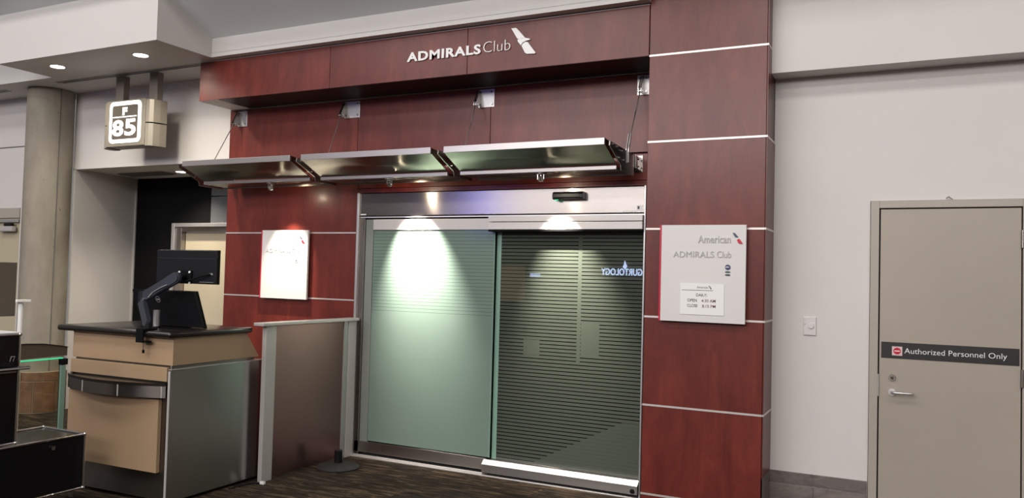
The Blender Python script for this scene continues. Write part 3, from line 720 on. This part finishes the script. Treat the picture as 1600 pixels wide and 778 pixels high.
# ================================================================== GATE DESK
dk = thing('gate_desk', 'beige laminate gate podium with steel sides and a dark counter', 'desk', (-4.463, 3.862, 0), R(1.5), local=True)
def db(u0, u1, w0, w1, z0, z1, bev=0): return B().box(-u1, -u0, w0, w1, z0, z1, bev)
sp = [(0, .02), (0, .885), (.012, .906), (.03, .91)]
sidepoly = [(0.0, .025), (0.0, .898), (.012, .91), (.945, .91), (.957, .898), (.957, .025)]
link('side_panel', B().prism(sidepoly, -.014, 0, 'x', .002), M['steel_desk'], dk)
link('edge_trim', B().box(-.0165, .0015, -.004, .0, .025, .90), M['aluwhite'], dk)
link('edge_trim', B().box(-.016, .001, 0, .957, .910, .9135), M['aluwhite'], dk)
link('side_panel', B().prism(sidepoly, -.99, -.976, 'x', .002), M['steel_desk'], dk)
link('foot', db(.03, .96, .10, .93, 0, .06), M['blackmatte'], dk)
link('body', db(.015, .975, .035, .93, .06, .905), M['steel_dk'], dk)
link('kick_plate', db(.016, .974, .02, .034, .03, .90), M['steel_dk'], dk)
link('front_panel', db(.088, .985, -.012, .019, .214, .706, .003), M['beige'], dk)
link('upper_strip', db(.030, .985, -.004, .019, .83, .925, .002), M['beige'], dk)
link('shadow_gap', db(.01, .975, .03, .80, .911, .938), M['steel_dk'], dk)
# bowed bag ledge
def bow(d0, d1, n=18, u0=.028, u1=1.0, amp=.115):
    out = [(-(u0+(u1-u0)*i/n), -(amp*math.sin(math.pi*(i/n))**.8)-d1) for i in range(n+1)]
    inn = [(-(u1-(u1-u0)*i/n), -(amp*math.sin(math.pi*(1-i/n))**.8)+d0) for i in range(n+1)]
    return out+inn
def bowsolid(d1, n=18, u0=.028, u1=1.0, amp=.115):
    return [(-(u0+(u1-u0)*i/n), -(amp*math.sin(math.pi*(i/n))**.8)-d1) for i in range(n+1)]+[(-u1, .018), (-u0, .018)]
link('bag_ledge_band', B().prism(bow(.002, .010), .722, .800, 'z'), M['steel'], dk, True)
link('bag_ledge_top', B().prism(bowsolid(.014), .802, .820, 'z'), M['counter'], dk)
link('bag_ledge_shelf', B().prism(bowsolid(.000), .795, .8015, 'z'), M['steel_dk'], dk)
for u in (.05, .36, .72):
    y = -(.115*math.sin(math.pi*((u-.028)/.972))**.8)-.0125
    link('band_joint', B().box(-u-.004, -u+.004, y, y+.006, .722, .800), M['aluwhite'], dk)
link('upper_body', B().prism([(.012, .938), (.835, .938), (.695, 1.124), (.012, 1.124)], -.99, 0.003, 'x', .001), M['beige'], dk)
link('counter_top', B().box(-1.10, .030, -.045, .735, 1.125, 1.166, .017, 4), M['counter'], dk, True)
link('corner_post', B().cyl((-.004, .008, .911), (-.004, .008, .94), .004, seg=8), M['alu'], dk)
# cable by the foot
cb = link('cable', B().tube([(-4.44, 4.40, .006), (-4.43, 4.55, .006), (-4.40, 4.62, .008), (-4.375, 4.60, .012), (-4.36, 4.64, .006), (-4.385, 4.655, .006)], .005, 8), M['black'], None, True)
tag(cb, 'thin black cable lying at the back foot of the gate desk', 'cable'); piece(cb, (-4.4, 4.6, 0))
tg = link('cable_tag', B().box(-4.365, -4.325, 4.625, 4.650, 0, .022, .004), M['letter']); tag(tg, 'small white plug on the carpet at the foot of the partition', 'plug'); piece(tg, (-4.345, 4.64, 0))

# monitors ----------------------------------------------------------
m2 = thing('touchscreen_monitor', 'large black monitor seen from behind, leaning on the gate desk counter', 'monitor', (-4.86, 4.20, 1.17))
sh = .093/.26
def lean(poly, y0, y1):      # poly in (x,z); leaning towards the viewer
    b_ = B(); n = len(poly)
    vs = [(x, y0-(z-1.17)*sh, z) for x, z in poly]+[(x, y1-(z-1.17)*sh, z) for x, z in poly]
    b_._add(vs, [tuple(range(n)), tuple(range(2*n-1, n-1, -1))]+[(i, i+n, (i+1) % n+n, (i+1) % n) for i in range(n)])
    return b_
link('back_shell', lean([(-5.18, 1.172), (-4.546, 1.172), (-4.546, 1.431), (-5.18, 1.431)], 4.20, 4.228), M['black'], m2)
link('bezel', lean([(-5.184, 1.1675), (-4.542, 1.1675), (-4.542, 1.435), (-5.184, 1.435)], 4.2285, 4.236), M['blackgloss'], m2)
zc = 1.365; xc = -4.93
ring = B(); n = 28; ys = 4.1985
for i in range(n):
    pass
rv = []
for rr in (.019, .0235):
    for i in range(n):
        a = 2*math.pi*i/n; z = zc+rr*math.sin(a); rv.append((xc+rr*math.cos(a), ys-(z-1.17)*sh-.001, z))
ring._add(rv, [(i, (i+1) % n, (i+1) % n+n, i+n) for i in range(n)])
link('logo_ring', ring, M['alu'], m2)
lg = lettering('logo', 'DELL', xc-.0155, xc+.0155, zc-.006, zc+.006, 4.1985-(zc-1.17)*sh, .001, M['alu'], m2, .01)
link('foot', B().box(-5.0, -4.75, 4.235, 4.33, 1.1665, 1.178, .002), M['black'], m2)
m1 = thing('arm_mounted_monitor', 'small black monitor seen from behind, held up on a jointed arm', 'monitor', (-4.60, 4.08, 1.488))
link('back_shell', B().box(-4.889, -4.303, 4.072, 4.092, 1.492, 1.722, .004), M['black'], m1)
link('bezel', B().box(-4.893, -4.299, 4.093, 4.105, 1.488, 1.726, .003), M['blackgloss'], m1)
link('seam', B().box(-4.880, -4.312, 4.0706, 4.0719, 1.664, 1.667), M['greyarm'], m1)
link('mount_plate', B().box(-4.655, -4.528, 4.060, 4.0715, 1.488, 1.582, .003), M['blackmatte'], m1)
for dx, dz in ((-.05, .033), (.05, .035), (-.05, -.022), (.052, -.042)):
    link('screw', B().cyl((-4.591+dx, 4.060, 1.535+dz), (-4.591+dx, 4.054, 1.535+dz), .0085, seg=10), M['letter'], m1)
link('port_panel', B().box(-4.360, -4.332, 4.069, 4.0719, 1.553, 1.566), M['alu'], m1)
link('warning_strip', B().box(-4.456, -4.325, 4.069, 4.0719, 1.501, 1.504), M['alu'], m1)
link('cable', B().tube([(-4.60, 4.045, 1.497), (-4.50, 4.04, 1.517), (-4.40, 4.045, 1.545), (-4.35, 4.066, 1.558)], .006, 8), M['blackmatte'], m1)
ar = thing('monitor_arm', 'jointed grey monitor arm clamped to the front edge of the desk counter', 'monitor arm', (-4.68, 3.86, 1.166))
def limb(p0, p1, w0, w1, th, m, name, par):
    p0 = Vector(p0); p1 = Vector(p1); d = (p1-p0).normalized(); side = Vector((0, 1, 0)); up = side.cross(d).normalized()
    b_ = B(); vs = []; n = 10
    for s_ in (-th/2, th/2):
        for i in range(n+1):
            a = math.pi/2+math.pi*i/n; vs.append(p0+d*(w0*math.cos(a))+up*(w0*math.sin(a))+side*s_)
        for i in range(n+1):
            a = -math.pi/2+math.pi*i/n; vs.append(p1+d*(w1*math.cos(a))+up*(w1*math.sin(a))+side*s_)
    N = 2*(n+1)
    v_, f_ = b_._add(vs, [tuple(range(N)), tuple(range(2*N-1, N-1, -1))]+[(i, i+N, (i+1) % N+N, (i+1) % N) for i in range(N)])
    es = [e for e in b_.bm.edges if not (e.verts[0].index == -2)]
    bmesh.ops.bevel(b_.bm, geom=[e for f in (f_[0], f_[1]) for e in f.edges], offset=th*.22, segments=2, affect='EDGES')
    return link(name, b_, m, par, True)
link('clamp_top', B().box(-4.735, -4.655, 3.806, 3.905, 1.1675, 1.180, .002), M['blackmatte'], ar)
link('clamp_back', B().box(-4.735, -4.665, 3.795, 3.805, 1.085, 1.180, .002), M['blackmatte'], ar)
link('clamp_jaw', B().box(-4.725, -4.64, 3.806, 3.850, 1.085, 1.096, .002), M['blackmatte'], ar)
link('clamp_screw', B().cyl((-4.69, 3.825, 1.123), (-4.69, 3.825, 1.035), .004, seg=10), M['chrome'], ar)
link('screw_grip', B().cyl((-4.69, 3.825, 1.035), (-4.69, 3.825, 1.012), .008, seg=10), M['blackmatte'], ar)
link('swivel_post', B().cyl((-4.705, 3.87, 1.18), (-4.705, 3.87, 1.215), .022, seg=20), M['black'], ar, True)
limb((-4.72, 3.87, 1.215), (-4.88, 3.95, 1.36), .030, .028, .034, M['greyarm'], 'lower_limb', ar)
link('elbow', B().cyl((-4.885, 3.955, 1.325), (-4.885, 3.955, 1.425), .024, seg=20), M['black'], ar, True)
limb((-4.85, 3.962, 1.395), (-4.595, 3.99, 1.528), .034, .040, .040, M['greyarm'], 'upper_limb', ar)
link('limb_inset', B().tube([(-4.80, 3.938, 1.385), (-4.77, 3.945, 1.42), (-4.70, 3.950, 1.455), (-4.64, 3.955, 1.478)], .004, 8), M['alu'], ar)
link('pivot_bolt', B().cyl((-4.845, 3.942, 1.375), (-4.845, 3.934, 1.375), .006, seg=10), M['chrome'], ar)
link('tilt_head', B().cyl((-4.588, 4.011, 1.535), (-4.588, 4.058, 1.535), .021, seg=24), M['black'], ar, True)
po = thing('steel_post', 'short brushed steel tube standing on the counter in front of the large monitor', 'post', (-4.86, 4.07, 1.166))
link('tube', B().cyl((-4.86, 4.065, 1.1675), (-4.86, 4.065, 1.292), .0235, seg=28), M['alu'], po, True)
link('collar', B().cyl((-4.86, 4.065, 1.1665), (-4.86, 4.065, 1.176), .030, seg=28), M['black'], po, True)

# ================================================================== MODULAR CABINET
mc = thing('modular_cabinet', 'black panelled modular cabinet with chrome tube frame on castors, at the left edge', 'cabinet', (-5.1, 3.0, 0))
X0, X1 = -5.33, -4.90
def frame_box(y0, y1, z0, z1):
    r = .0075
    link('panel', B().box(X0+.006, X1-.003, y0, y1-.004, z0+.004, z1-.003), M['blackgloss'], mc)
    for z in (z0, z1):
        for x in (X0, X1): link('tube', B().cyl((x, y0, z), (x, y1, z), r, seg=10), M['chrome'], mc, True)
        link('tube', B().cyl((X0, y1, z), (X1, y1, z), r, seg=10), M['chrome'], mc, True)
    for x in (X0, X1):
        link('tube', B().cyl((x, y1, z0), (x, y1, z1), r, seg=10), M['chrome'], mc, True)
        for z in (z0, z1): link('ball_joint', B().sphere((x, y1, z), .0125), M['chrome'], mc, True)
frame_box(2.2, 3.57, .135, .485)
frame_box(2.2, 3.105, .505, 1.165)
link('lock', B().cyl((-4.90, 3.347, .432), (-4.888, 3.347, .432), .013, seg=20), M['chrome'], mc, True)
link('lock', B().cyl((-4.90, 2.98, .80), (-4.890, 2.98, .80), .013, seg=20), M['chrome'], mc, True)
link('door_gap', B().box(-4.903, -4.8945, 2.3, 3.09, .935, .945), M['steel_dk'], mc)
link('pull_out_tray', B().box(-5.28, -4.862, 2.4, 3.155, .952, .972, .004), M['blackgloss'], mc)
link('tray_edge', B().box(-4.8615, -4.857, 2.4, 3.155, .958, .968), M['alu'], mc)
link('grey_shelf', B().box(-4.897, -4.880, 2.4, 3.06, .975, 1.0), M['black'], mc)
link('handle', B().tube([(-4.893, 3.045, 1.005), (-4.88, 3.045, 1.035), (-4.88, 3.065, 1.035), (-4.893, 3.065, 1.005)], .003, 6), M['alu'], mc)
link('top_shelf', B().box(X0, X1+.002, 2.2, 3.108, 1.173, 1.180, .002), M['letter'], mc)
for (x, y) in ((-4.93, 3.50), (-5.28, 3.50)):
    cs = link('castor', B().cyl((x-.016, y, .042), (x+.016, y, .042), .041, seg=28), M['black'], mc, True)
    link('castor_cap', B().cyl((x+.0165, y, .042), (x+.021, y, .042), .028, seg=24), M['chrome'], cs, True)
    link('castor_fork', B().prism([(y-.02, .128), (y+.03, .128), (y+.045, .045), (y+.035, .04), (y+.0, .09)], x-.024, x-.018, 'x'), M['chrome'], cs)
bm_ = thing('counter_monitor', 'brown-grey backed monitor on top of the black modular cabinet', 'monitor', (-5.15, 3.0, 1.18))
link('back_shell', B().box(-5.165, -5.15, 2.75, 3.225, 1.262, 1.605, .004), M['fabric_dk'], bm_)
link('stand', B().box(-5.20, -5.17, 2.98, 3.05, 1.185, 1.35, .004), M['black'], bm_)
link('stand_foot', B().box(-5.25, -5.12, 2.92, 3.10, 1.1805, 1.188, .003), M['black'], bm_)
pr = thing('ticket_printer', 'pair of small light-grey boxes under the monitor at the left edge', 'printer', (-5.25, 3.05, 1.18))
link('body', B().box(-5.32, -5.265, 3.02, 3.075, 1.1805, 1.25, .003), M['aluwhite'], pr)
link('body', B().box(-5.32, -5.265, 3.078, 3.103, 1.1805, 1.25, .003), M['white'], pr)

# ================================================================== BOARDING BARRIER
bg = thing('boarding_barrier', 'glass boarding barrier with a dark curved header and green light strip, before the column', 'barrier', (-6.9, 4.6, 0))
hd = [(4.0, .758), (4.0, .885), (4.3, .897), (4.45, .895), (4.6, .886), (4.75, .862), (4.815, .847), (4.815, .775)]
link('header', B().prism(hd, -6.93, -6.90, 'x'), mat('header_brown', (.10, .08, .06), .3), bg)
link('header_cap', B().prism([(4.0, .886), (4.0, .892), (4.3, .904), (4.45, .902), (4.6, .893), (4.75, .869), (4.82, .853), (4.82, .847), (4.75, .862), (4.6, .886), (4.45, .895), (4.3, .897)], -6.935, -6.895, 'x'), M['black'], bg)
link('light_strip', B().box(-6.925, -6.896, 4.0, 4.775, .749, .7575), M['ledgreen'], bg)
link('glass', B().box(-6.918, -6.908, 4.0, 4.755, .03, .748), M['clear'], bg)
link('glass_edge', B().box(-6.92, -6.89, 4.757, 4.80, 0, .690), M['glassedge'], bg)
link('clamp', B().box(-6.93, -6.89, 4.755, 4.82, .692, .748, .003), M['black'], bg)
wp = thing('white_post', 'thin white post with a small flat cap between cabinet and column', 'post', (-7.3, 4.62, 0))
link('tube', B().cyl((-7.3, 4.62, 0), (-7.3, 4.62, 1.245), .022, seg=16), M['letter'], wp, True)
link('cap', B().box(-7.34, -7.26, 4.56, 4.69, 1.245, 1.268, .003), M['letter'], wp)

# ================================================================== CONCOURSE BEHIND THE VIEWER (seen in the glass and steel)
cw = struct('wall_front', (-4, -9, 0), 'shop fronts across the concourse')
link('wall_face', B().box(-16, 7, -9.2, -9.0, 0, 4.1), M['shop'], cw)
for a in (-13.4, -10.8, -5.2, -1.0):
    link('shop_window', B().box(a, a+.9, -8.99, -8.97, .9, 1.9), M['shopwarm'], cw)
sg = thing('shop_sign', 'blue lit yogurt shop sign across the concourse, mirrored in the right glass door', 'sign', (-6.9, -8.95, 1.7))
lettering('lettering', 'YOGURTOLOGY', -7.60, -6.17, 1.70, 1.885, -8.96, .03, M['signblue'], sg, .01, axis='+y')
drop = [(-6.94, 2.10), (-6.90, 2.00), (-6.875, 1.95), (-6.90, 1.90), (-6.94, 1.885), (-6.98, 1.90), (-6.99, 1.94), (-6.96, 1.99)]
link('drop_emblem', B().prism(drop, -8.96, -8.93, 'y'), M['signblue'], sg)
ns = link('neon_sign', B().box(-11.45, -11.0, -8.97, -8.93, 3.3, 3.9), M['signneon']); tag(ns, 'blue lit sign panel high across the concourse', 'sign'); piece(ns, (-11.25, -8.95, 3.3))
os_ = link('open_sign', B().box(-9.72, -9.42, -8.97, -8.93, 1.60, 1.70), mat('open_sign', (.4, .5, .9), .5, emit=(.5, .62, 1), es=9)); tag(os_, 'small pale blue lit sign across the concourse', 'sign'); piece(os_, (-9.57, -8.95, 1.6))
we = struct('wall_side_added', (7, 0, 0), 'unseen grey-brown wall added to darken reflections in the desk steel')
link('wall_face', B().box(6.9, 7, -9, 5.5, 0, 4.1), mat('side_wall', (.22, .2, .19), .7), we)  # unseen wall, added so the desk steel has something dark to reflect
